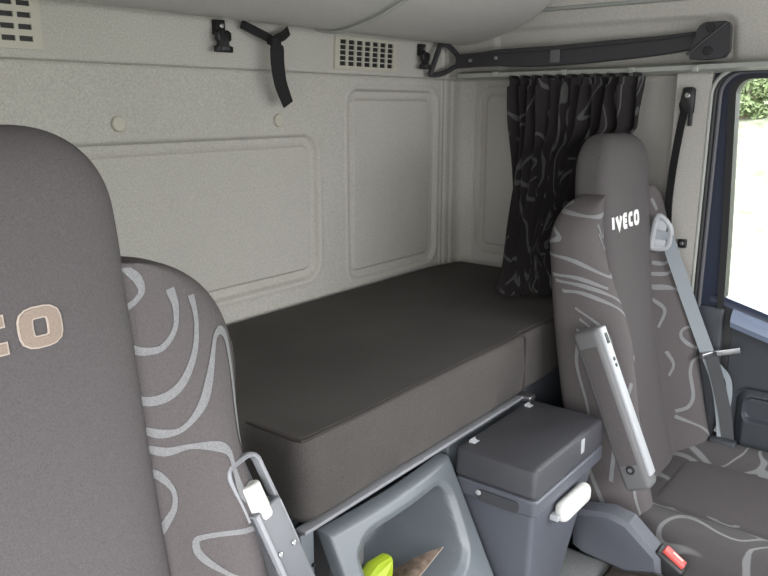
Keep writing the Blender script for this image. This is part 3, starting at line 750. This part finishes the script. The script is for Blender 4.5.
def build_seat(root, cx, dz, curves, lw, unused, text, seedz):
    zt = 1.300 + dz * 1.15; zs_ = 1.160 + dz; zb = 0.36 + dz
    def c_of(z): return 0.163 - 0.004 * sst(.5, 1.1, z)
    def W_of(z):
        Wm = 0.295 - 0.02 * sst(1.0, .6, z) * 0
        h = (z - (zs_ - 0.120)) / 0.120
        base = .300 if z < zs_ - .120 else c_of(z) - .012 + (.300 - c_of(z) + .012) * math.sqrt(max(0, 1 - h * h))
        if dz > 0: base -= .026 * sst(1.09, .96, z)
        return base
    def bump(z):  # how far bolsters stand forward
        return .072 * sst(1.10 + dz, .80 + dz, z) + .012
    NF, NB = 110, 26
    zl = []
    z = zb
    while z < zs_ - .03: zl.append(z); z += .006
    while z < zs_ - .0005: zl.append(z); z += max(.0007, (zs_ - z) * .10)
    zl.append(zs_ - .0004)
    bm = bmesh.new(); rows = []; table = []
    for z in zl:
        W = W_of(z); c = c_of(z) - .004; B = bump(z); y0 = front_y(z, dz); fl = min(1, (W - c) / (.296 - c) if W > c else .05)
        pts = []; us = []
        def dfront(a):
            aa = abs(a)
            if aa <= c or W <= c + .002: return -.014
            s = (aa - c) / (W - c)
            hi = -.006 + B * fl
            if s < .55: return -.014 + (hi + .014) * math.sin(s / .55 * math.pi / 2)
            e = (s - .55) / .45
            return -.055 + (hi + .055) * math.sqrt(max(0, 1 - e ** 2.4))
        al = [math.sin(math.pi / 2 * (2 * i / NF - 1)) * .45 + (2 * i / NF - 1) * .55 for i in range(NF + 1)]
        prev = None; acc = 0
        for t in al:
            a = t * W; d = dfront(a)
            pts.append((a, d))
        arc = [0]
        for i in range(1, len(pts)): arc.append(arc[-1] + math.hypot(pts[i][0] - pts[i - 1][0], pts[i][1] - pts[i - 1][1]))
        mid = arc[len(arc) // 2]; us = [q - mid for q in arc]
        endu = us[-1]
        for k in range(1, NB):
            ph = math.pi * k / NB; a = W * math.copysign(abs(math.cos(ph)) ** .5, math.cos(ph)); d = -.055 - .060 * max(fl, .3) * math.sin(ph) ** .6
            pts.append((a, d)); us.append(endu + .06 if a > 0 else -endu - .06)
        row = []
        for (a, d), u in zip(pts, us):
            row.append(bm.verts.new((cx + a, y0 - d, z)))
        hb = NB // 2
        seq = pts[NF + hb:] + pts[:NF + hb]
        mi = len(pts) - (NF + hb) + NF // 2
        ar = [0]
        for i in range(1, len(seq)): ar.append(ar[-1] + math.hypot(seq[i][0] - seq[i - 1][0], seq[i][1] - seq[i - 1][1]))
        table.append((z, [q - ar[mi] for q in ar], seq, y0))
        rows.append(row)
    n = len(rows[0])
    for i in range(len(rows) - 1):
        for k in range(n): bm.faces.new((rows[i][k], rows[i][(k + 1) % n], rows[i + 1][(k + 1) % n], rows[i + 1][k]))
    bm.faces.new(rows[0][::-1]); bm.faces.new(rows[-1])
    nbody = len(bm.faces)
    def on_row(row, u, off):
        zz, us, pts, y0 = row
        u = max(-us_lim(us), min(us_lim(us), u)); k = 0
        while k < len(us) - 2 and us[k + 1] < u: k += 1
        t = (u - us[k]) / max(1e-6, us[k + 1] - us[k])
        (a0, d0), (a1, d1) = pts[k], pts[k + 1]
        nx, ny = -(d1 - d0), (a1 - a0); q = math.hypot(nx, ny) or 1
        return Vector((cx + a0 + (a1 - a0) * t + nx / q * off, y0 - (d0 + (d1 - d0) * t) - ny / q * off, zz))
    def us_lim(us): return min(us[-1], -us[0]) - .002
    def on_body(u, z, off):
        z = max(table[0][0], min(zs_ - .006, z)); i = 1
        while table[i][0] < z: i += 1
        A, B = table[i - 1], table[i]; t = (z - A[0]) / (B[0] - A[0])
        return on_row(A, u, off).lerp(on_row(B, u, off), t)
    allc = [(catmull2(c, 14), lw) for c in curves]
    for pl, wd in allc:
        R = []
        for i in range(len(pl)):
            p = Vector(pl[i]); t = Vector(pl[min(i + 1, len(pl) - 1)]) - Vector(pl[max(i - 1, 0)])
            if t.length < 1e-7: continue
            t.normalize(); nn = Vector((-t.y, t.x)); ww = wd * (.85 + .25 * math.sin(i * .11 + p.x * 40))
            R.append([bm.verts.new(on_body(*(p + nn * ww * f), .0011)) for f in (-.5, -.25, 0, .25, .5)])
        for A, B in zip(R, R[1:]):
            for k in range(4):
                f = bm.faces.new((A[k], A[k + 1], B[k + 1], B[k])); f.material_index = 1
    bk = link('backrest', bm, M['seatbody'], root, auto=70); bk.data.materials.append(M['seatline'])
    # centre panel and integral headrest
    bm = bmesh.new(); loops = []; zl = lin(zb + .01, zt - .09, 60) + [zt - .09 + .09 * math.sin(math.pi / 2 * k / 16) for k in range(1, 17)]
    def centre(z):
        c = c_of(z)
        g = 1.0
        if z > zt - .09: e = (z - zt + .09) / .09; g = max(.0, (1 - e ** 2.3)) ** (1 / 2.3)
        hr = sst(zs_ - .12, zs_ + .02, z)
        c2 = c * (1 - .06 * sst(zs_, zt, z)) * (.42 + .58 * g)
        dm = -.046 - .004 * hr; hh = .052 - .001 * hr
        return c2, dm - .012 * (1 - g), max(.004, hh * (.12 + .88 * g))
    def cfront(a, z, eps=0.0):
        c2, dm, hh = centre(z); q = min(1, abs(a) / c2)
        return (cx + a, front_y(z, dz) - (dm + hh * (1 - q ** 5) ** (1 / 3.2)) - eps, z)
    for z in zl:
        c2, dm, hh = centre(z); lp = []
        for k in range(72):
            ph = 2 * math.pi * k / 72; cs, sn = math.cos(ph), math.sin(ph)
            a = c2 * math.copysign(abs(cs) ** .4, cs); d = dm + hh * math.copysign(abs(sn) ** .45, sn)
            lp.append((cx + a, front_y(z, dz) - d, z))
        loops.append(lp)
    loft(bm, loops); cp = link('centre_panel_and_headrest', bm, M['seat'], root, auto=60)
    # seam piping either side
    bm = bmesh.new()
    for s in (-1, 1):
        tube(bm, [(cx + s * (c_of(z) + .001), front_y(z, dz) + .0135, z) for z in lin(zb + .02, zs_ - .02, 40)], .0016, 6)
    link('seam_piping', bm, M['piping'], root)
    # headrest side seam
    bm = bmesh.new()
    zz = lin(zs_, zt - .05, 12)
    for s in (-1, 1):
        bm = bmesh.new(); tube(bm, [(cx + s * centre(z)[0] * .985, front_y(z, dz) + .030, z) for z in zz], .0016, 6)
        link('headrest_seam', bm, M['piping'], cp)
    # lettering
    x0, z0, H, WS, tilt = text['x0'], text['z0'], text['h'], text['ws'], text.get('tilt', 0)
    def mapf(off):
        def f(p, th):
            a = (x0 + p.x * WS) ; zz = z0 + p.y * H + tilt * (p.x * WS)
            v = cfront(a, zz, off + th); return v
        return f
    outs = [(text['mat'], text['sw'], .0008, 0.0)] if not text.get('edge') else [('letter_edge', text['sw'] + .11, .0006, .055), (text['mat'], text['sw'], .0018, 0.0)]
    for mname, sw, off, ext in outs:
        bm = bmesh.new(); pen = 0
        for ch in 'IVECO':
            st, adv = STROKES[ch]
            for s in st:
                ribbon(bm, [(pen + p[0], p[1]) for p in s], sw, ch == 'O', mapf(off), ext)
            pen += adv + .28 + (.12 if ch != 'I' else -.02)
        link('lettering' if ext == 0 else 'lettering_edge', bm, M[mname], cp, smooth=False)
    return c_of

def cushion(root, cx, dz):
    """seat cushion: patterned tub, plain centre"""
    zt = .418 + dz
    def loopat(y, W, g, lift):
        lp = []
        for k in range(80):
            ph = 2 * math.pi * k / 80; cs, sn = math.cos(ph), math.sin(ph)
            a = W * math.copysign(abs(cs) ** .35, cs); h = .075 * math.copysign(abs(sn) ** .5, sn) * g
            if sn > 0: h += .030 * sst(.55, .85, abs(a) / W) * (1 - sst(.93, 1, abs(a) / W)) * lift - .01 * (1 - sst(.4, .8, abs(a) / W))
            lp.append((cx + a, y, zt - .075 + h))
        return lp
    bm = bmesh.new(); L_ = []
    for t in lin(0, 1, 60):
        y = .605 - .66 * t; e = abs(2 * t - 1); g = (1 - e ** 9) ** (1 / 3.0) if e < 1 else 0.05
        L_.append(loopat(y, .290 * (.9 + .1 * g), max(.05, g), 1))
    loft(bm, L_); link('seat_cushion', bm, M['cushpat'], root, auto=60)
    bm = bmesh.new(); L_ = []
    for t in lin(0, 1, 40):
        y = .535 - .56 * t; e = abs(2 * t - 1); g = (1 - e ** 8) ** (1 / 2.5) if e < 1 else 0.1
        lp = []
        for k in range(60):
            ph = 2 * math.pi * k / 60; cs, sn = math.cos(ph), math.sin(ph)
            lp.append((cx + .185 * (.90 + .10 * g) * math.copysign(abs(cs) ** .45, cs), y, zt - .020 + .013 * max(.1, g) * math.copysign(abs(sn) ** .6, sn)))
        L_.append(lp)
    loft(bm, L_); link('cushion_centre', bm, M['seat'], root, auto=60)
    bm = bmesh.new(); box(bm, (cx - .24, .02, .0), (cx + .24, .54, zt - .15), bev=.02); link('seat_plinth', bm, M['doorplastic'], root)

D = [[(0.142, 1.215), (0.156, 1.201), (0.16, 1.186), (0.152, 1.175), (0.142, 1.169)], [(0.189, 1.184), (0.193, 1.162), (0.189, 1.137), (0.174, 1.119), (0.156, 1.117), (0.14, 1.122)], [(0.213, 1.172), (0.215, 1.144), (0.208, 1.11), (0.191, 1.079), (0.173, 1.064), (0.153, 1.06), (0.139, 1.064)], [(0.14, 1.028), (0.161, 1.022), (0.185, 1.027), (0.208, 1.052), (0.224, 1.088), (0.236, 1.117), (0.248, 1.122), (0.255, 1.11), (0.254, 1.08), (0.253, 1.037), (0.257, 1.003), (0.265, 0.983)], [(0.274, 1.101), (0.274, 1.074), (0.27, 1.032)], [(0.139, 1.006), (0.163, 1.001), (0.19, 1.006), (0.216, 1.002), (0.23, 0.991), (0.234, 0.971), (0.239, 0.947), (0.248, 0.935), (0.263, 0.933)], [(0.139, 0.978), (0.153, 0.972), (0.166, 0.956), (0.165, 0.936), (0.154, 0.918), (0.14, 0.901)], [(0.261, 0.901), (0.222, 0.906), (0.193, 0.902), (0.183, 0.895), (0.186, 0.879), (0.208, 0.861), (0.24, 0.841), (0.256, 0.826), (0.257, 0.81)]]
D = [[(a + .010 + .08 * max(0, a - .16), z - .014) for a, z in c] for c in D]
Pz = [[(-0.418, 1.13), (-0.364, 1.137), (-0.315, 1.148)], [(-0.466, 1.031), (-0.384, 1.021), (-0.288, 0.979), (-0.214, 1.01)], [(-0.282, 1.099), (-0.256, 1.067), (-0.229, 1.085), (-0.211, 1.112)], [(-0.282, 1.078), (-0.258, 1.039), (-0.221, 1.055)], [(-0.425, 1.137), (-0.348, 1.125), (-0.282, 1.117), (-0.22, 1.12)], [(-0.461, 1.053), (-0.427, 1.061), (-0.4, 1.071), (-0.411, 1.092)], [(-0.456, 0.983), (-0.387, 0.98), (-0.325, 0.957)], [(0.088, 1.122), (0.125, 1.089)], [(0.083, 0.945), (0.143, 0.943), (0.175, 0.964)], [(0.068, 0.914), (0.153, 0.916), (0.189, 0.944)], [(0.075, 0.879), (0.16, 0.876), (0.22, 0.851)], [(0.079, 0.875), (0.185, 0.871), (0.242, 0.839), (0.285, 0.795)], [(0.074, 0.844), (0.126, 0.813), (0.095, 0.762)], [(0.341, 0.748), (0.226, 0.765), (0.187, 0.745), (0.224, 0.714), (0.375, 0.673)], [(0.369, 0.657), (0.251, 0.674), (0.213, 0.641), (0.212, 0.572), (0.183, 0.538), (0.125, 0.523)], [(0.396, 0.613), (0.299, 0.621), (0.287, 0.559), (0.322, 0.486), (0.391, 0.401), (0.428, 0.362)], [(0.119, 0.695), (0.144, 0.659), (0.119, 0.625)], [(0.48, 0.498), (0.415, 0.494), (0.393, 0.455), (0.435, 0.396)], [(0.119, 0.509), (0.232, 0.476), (0.312, 0.419), (0.328, 0.396)], [(-0.449, 0.947), (-0.398, 0.946), (-0.34, 0.921), (-0.297, 0.884)], [(-0.454, 0.97), (-0.381, 0.962), (-0.322, 0.937), (-0.254, 0.888)], [(-0.44, 0.91), (-0.401, 0.875), (-0.393, 0.833), (-0.417, 0.793), (-0.437, 0.739)], [(-0.444, 0.885), (-0.426, 0.861), (-0.435, 0.798), (-0.434, 0.752)], [(-0.219, 0.958), (-0.217, 0.901), (-0.212, 0.829)]]
Pz = [[(-(.160 + (-a - .20) * .92), z) if a < 0 else (.160 + (a - .075) * .65, z) for a, z in c] for c in Pz]

Pz += [[(-.40, .86), (-.425, .78), (-.41, .66), (-.43, .54), (-.41, .44)], [(-.375, .70), (-.36, .60), (-.38, .50)], [(-.195, .72), (-.25, .68), (-.275, .60), (-.25, .50), (-.20, .43)], [(-.18, .655), (-.225, .62), (-.24, .55), (-.215, .48), (-.18, .44)],
       [(-.30, .74), (-.325, .68), (-.31, .58), (-.33, .48), (-.32, .40)], [(-.28, .80), (-.25, .76), (-.22, .78), (-.18, .80)]]
dr = empty('driver_seat', (.297, .35, 0), 'charcoal driver seat with tan lettering and swirl-patterned side, nearest the camera', 'seat', 'cab seats')
build_seat(dr, .297, .045, D + [[(-a, z - .02) for a, z in c] for c in D], .0098, None, dict(x0=-.127, z0=1.1475, h=.0285, ws=.0365, sw=.32, mat='letter_tan', edge=True), 3.3)
cushion(dr, .297, .045)
ps = empty('passenger_seat', (1.905, .35, 0), 'charcoal passenger seat with white lettering beside the passenger door', 'seat', 'cab seats')
SEAT_Y = 0.690     # the passenger seat is set slightly further forward
build_seat(ps, 1.905, 0.0, Pz, .0105, None, dict(x0=-.128, z0=1.074, h=.029, ws=.0305, sw=.38, mat='letter_white', edge=False), 7.1)
cushion(ps, 1.902, 0)

# passenger armrest, folded up beside the backrest
def obox(bm, c, ax, ay, az, sx, sy, sz, bev=.005, seg=3):
    """box centred at c with its own axes"""
    vs_ = box(bm, (-sx / 2, -sy / 2, -sz / 2), (sx / 2, sy / 2, sz / 2), bev=bev, seg=seg)
    m = Matrix((ax, ay, az)).transposed()
    bmesh.ops.transform(bm, matrix=Matrix.Translation(c) @ m.to_4x4(), verts=vs_)
def frame_of(d):
    az = Vector(d).normalized(); ax = Vector((1, 0, 0)); ay = az.cross(ax).normalized(); return ax, ay, az
A0 = Vector((1.538, .630, .887)); A1 = Vector((1.538, .480, .548))
ax, ay, az = frame_of(A0 - A1); mid_ = (A0 + A1) / 2; Ln = (A0 - A1).length
bm = bmesh.new(); obox(bm, mid_, ax, ay, az, .050, .062, Ln, .012, 4); arm = link('armrest', bm, M['armrest'], ps)
bm = bmesh.new(); obox(bm, mid_ + ay * .031 * (-1 if ay.y > 0 else 1) + az * .012, ax, ay, az, .030, .012, Ln - .03, .004); link('light_spine', bm, M['armlight'], arm)
fs = (-1 if ay.y > 0 else 1)
bm = bmesh.new(); obox(bm, mid_ - ax * .0245 + az * .01, ax, ay, az, .003, .040, Ln - .10, .001); link('side_inlay', bm, M['seat'], arm)
for k in (.0, .048, .062):
    bm = bmesh.new(); obox(bm, mid_ + ay * fs * .037 + az * (Ln / 2 - .030 - k), ax, ay, az, .012 if k == 0 else .008, .003, .024 if k == 0 else .008, .001); link('slot', bm, M['black'], arm)
bm = bmesh.new(); p = A1 + az * .05; cyl(bm, p - ax * .0255, p - ax * .0275, .010, 20, bev=.001); link('pivot_hole', bm, M['black'], arm)
bm = bmesh.new(); cyl(bm, p - ax * .026, p - ax * .0285, .005, 12); link('pivot_bolt', bm, M['dullsteel'], arm)

# driver armrest with its white height wheel
B0 = Vector((.537, .635, .941)); B1 = Vector((.577, .560, .732))
az = (B0 - B1).normalized(); ax = Vector((1, 0, 0)) - az * az.x; ax.normalize(); ay = az.cross(ax).normalized(); fs = -1 if ay.y > 0 else 1
mid_ = (B0 + B1) / 2; Ln = (B0 - B1).length
bm = bmesh.new(); obox(bm, mid_ - az * (Ln * .5 - .085) , ax, ay, az, .046, .040, .20, .003); arm = link('armrest', bm, M['armblue'], dr)
bm = bmesh.new(); obox(bm, mid_ - az * (Ln * .5 - .085) - ax * .020 + ay * fs * .004, ax, ay, az, .006, .040, .198, .001); link('edge_strip', bm, M['armframe'], arm)
bm = bmesh.new()
for s in (-1, 1): obox(bm, B0 - az * .075 + ax * s * .020, ax, ay, az, .005, .040, .060, .001)
link('fork', bm, M['armframe'], arm)
bm = bmesh.new()
pp = [(-.024, -.028), (-.024, .024), (-.0235, .030), (-.021, .036), (-.016, .0395), (-.010, .040), (.010, .040), (.017, .0385), (.022, .035), (.0248, .029), (.025, .022), (.026, -.036)]
tube(bm, [B0 - az * .02 + ax * a + az * b + ay * fs * .004 for a, b in pp], .0038, 8, up=ay, sy=2.2); link('bracket_loop', bm, M['armframe'], arm)
bm = bmesh.new(); obox(bm, B0 - az * .02 - ay * fs * .018, ax, ay, az, .044, .006, .075, .002); link('backplate', bm, M['doorplastic'], arm)
bm = bmesh.new(); q = B0 - az * .035 + ay * fs * .010 - ax * .004; cyl(bm, q + az * .026, q - az * .020, .0128, 28, bev=.004); link('adjuster_wheel', bm, M['white'], arm)
bm = bmesh.new(); cyl(bm, q - az * .020, q - az * .046, .0085, 20, bev=.001); link('adjuster_spindle', bm, M['cream'], arm)
for s in (-1, 1):
    bm = bmesh.new(); q2 = B0 - az * .100 + ax * (s * .012) + ay * fs * .020; cyl(bm, q2, q2 + ay * fs * .0025, .0035, 12, bev=.001); link('rivet', bm, M['steel'], arm)

# belt guide, belt, tongue on the passenger seat
bm = bmesh.new()
g0 = Vector((2.056, .650, 1.026))
gx = Vector((.40, -.90, -.15)).normalized(); gz = Vector((-.05, .1, 1)).normalized(); gz = (gz - gx * gz.dot(gx)).normalized(); gy = gz.cross(gx)
loop_ = [(-.022, .046), (-.008, .046), (.015, .026), (.022, .0), (.019, -.030), (-.008, -.038), (-.020, -.033), (-.023, .0)]
tube(bm, spline_closed([g0 + gx * a + gz * b for a, b in loop_]), .0085, 8, closed=True, up=gy)
obox(bm, g0 + gz * .026 + gx * -.006, gx, gy, gz, .028, .012, .030, .004)
obox(bm, g0 - gz * .023 - gx * .002, gx, gy, gz, .034, .012, .022, .004)
link('belt_guide', bm, M['armlight'], ps)
bm = bmesh.new(); strap(bm, spline([g0 + Vector((-.01, .02, .0)), g0 + Vector((.004, -.014, -.012)), (2.085, .615, .95), (2.110, .572, .83), (2.128, .522, .705), (2.145, .490, .62), (2.155, .468, .52), (2.155, .450, .40)], 8), (.33, -.94, 0), .0012, .036)
link('seat_belt', bm, M['belt'], ps)
bm = bmesh.new(); t0 = Vector((2.130, .512, .695))
obox(bm, t0, Vector((.8, -.55, .15)).normalized(), Vector((.55, .8, 0)).normalized(), Vector((0, 0, 1)), .060, .014, .016, .003)
obox(bm, t0 + Vector((.010, -.045, .012)), Vector((.3, -.9, .25)).normalized(), Vector((.9, .3, 0)).normalized(), Vector((-.1, .2, 1)).normalized(), .060, .005, .016, .001)
link('belt_tongue', bm, M['dullsteel'], ps)
bm = bmesh.new(); strap(bm, spline([(2.130, .508, .690), (2.146, .482, .60), (2.155, .456, .50), (2.162, .440, .39)], 8), (.33, -.94, 0), .0012, .034); link('lower_belt', bm, M['beltdark'], ps)
bm = bmesh.new(); strap(bm, spline([(2.145, .490, .66), (2.162, .464, .62), (2.166, .458, .56), (2.160, .466, .50), (2.155, .478, .46)], 8), (.3, -.9, 0), .0015, .016); link('belt_fold', bm, M['belt'], ps)
bm = bmesh.new(); obox(bm, Vector((2.140, .455, .425)), Vector((1, 0, 0)), Vector((0, 1, 0)), Vector((0, 0, 1)), .03, .07, .05, .006); link('belt_anchor', bm, M['doorplastic'], ps)

# buckle housing with red release button
bm = bmesh.new()
loft(bm, [[(x, y, z) for y, z in pl] for x, pl in (
    (1.500, [(.610, .452), (.54, .470), (.500, .462), (.430, .408), (.425, .380), (.49, .358), (.585, .365), (.605, .37)]),
    (1.507, [(.622, .460), (.54, .480), (.492, .472), (.418, .410), (.413, .376), (.49, .350), (.592, .358), (.618, .37)]),
    (1.552, [(.622, .460), (.54, .480), (.492, .472), (.418, .410), (.413, .376), (.49, .350), (.592, .358), (.618, .37)]),
    (1.560, [(.610, .452), (.54, .470), (.500, .462), (.430, .408), (.425, .380), (.49, .358), (.585, .365), (.605, .37)]))])
bh = link('buckle_housing', bm, M['fridge'], ps, auto=30)
ax, ay, az = frame_of(Vector((0, -.09, -.055)))
bm = bmesh.new(); obox(bm, Vector((1.532, .408, .392)), ax, ay, az, .044, .040, .070, .006); link('buckle_body', bm, M['black'], bh)
bm = bmesh.new(); obox(bm, Vector((1.532, .396, .410)), ax, ay, az, .024, .014, .052, .003); link('release_button', bm, M['red'], bh)
bm = bmesh.new(); obox(bm, Vector((1.532, .388, .4155)), ax, ay, az, .004, .003, .025, .0005); link('button_mark', bm, M['cream'], bh)

# ------------------------------------------------------------------ pillar strap and clip
st = empty('pillar_strap', (2.17, .64, 1.40), 'black strap bolted to the pale door pillar and hanging beside it', 'strap')
bm = bmesh.new(); prism(bm, [(.668, 1.372), (.664, 1.385), (.660, 1.415), (.655, 1.418), (.634, 1.418), (.629, 1.412), (.629, 1.350), (.640, 1.345), (.662, 1.350)], 'x', 2.158, 2.176)
bmesh.ops.bevel(bm, geom=list(bm.edges), offset=.002, segments=1, affect='EDGES'); link('anchor_plate', bm, M['black'], st, auto=50)
bm = bmesh.new(); cyl(bm, (2.160, .645, 1.396), (2.150, .645, 1.396), .008, 16, bev=.002); link('bolt', bm, M['steel'], st)
bm = bmesh.new(); strap(bm, spline([(2.166, .652, 1.365), (2.164, .660, 1.30), (2.160, .668, 1.20), (2.162, .672, 1.10), (2.166, .668, 1.02), (2.168, .662, .90)], 8), [(0.2, 1, 0), (0.3, 1, 0)], .0015, .022); link('webbing', bm, M['webb'], st)
bm = bmesh.new(); box(bm, (2.160, .631, 1.315), (2.172, .641, 1.352), bev=.002); link('hook', bm, M['black'], st)
cl = empty('coat_hook_clip', (2.175, .627, .989), 'small black square clip on the pale door pillar', 'clip')
bm = bmesh.new(); box(bm, (2.168, .616, .977), (2.181, .638, 1.001), bev=.002); link('clip_base', bm, M['black'], cl)
bm = bmesh.new(); cyl(bm, (2.169, .627, .990), (2.162, .627, .990), .0055, 12, bev=.002); link('clip_stud', bm, M['dullsteel'], cl)

# ------------------------------------------------------------------ carpet mat
bm = hgrid(lin(1.37, 1.65, 60), lin(-.3, .56, 90), lambda x, y: (x, y, .292 + .004 * noise.noise(Vector((x * 40, y * 40, 0))) + .012 * math.sin(x * 9) * math.sin(y * 7) ), (0, 0, -.012))
tag(link('floor_mat', bm, M['carpet'], auto=180), 'dark brown carpet mat on the floor below the seat buckle', 'mat')
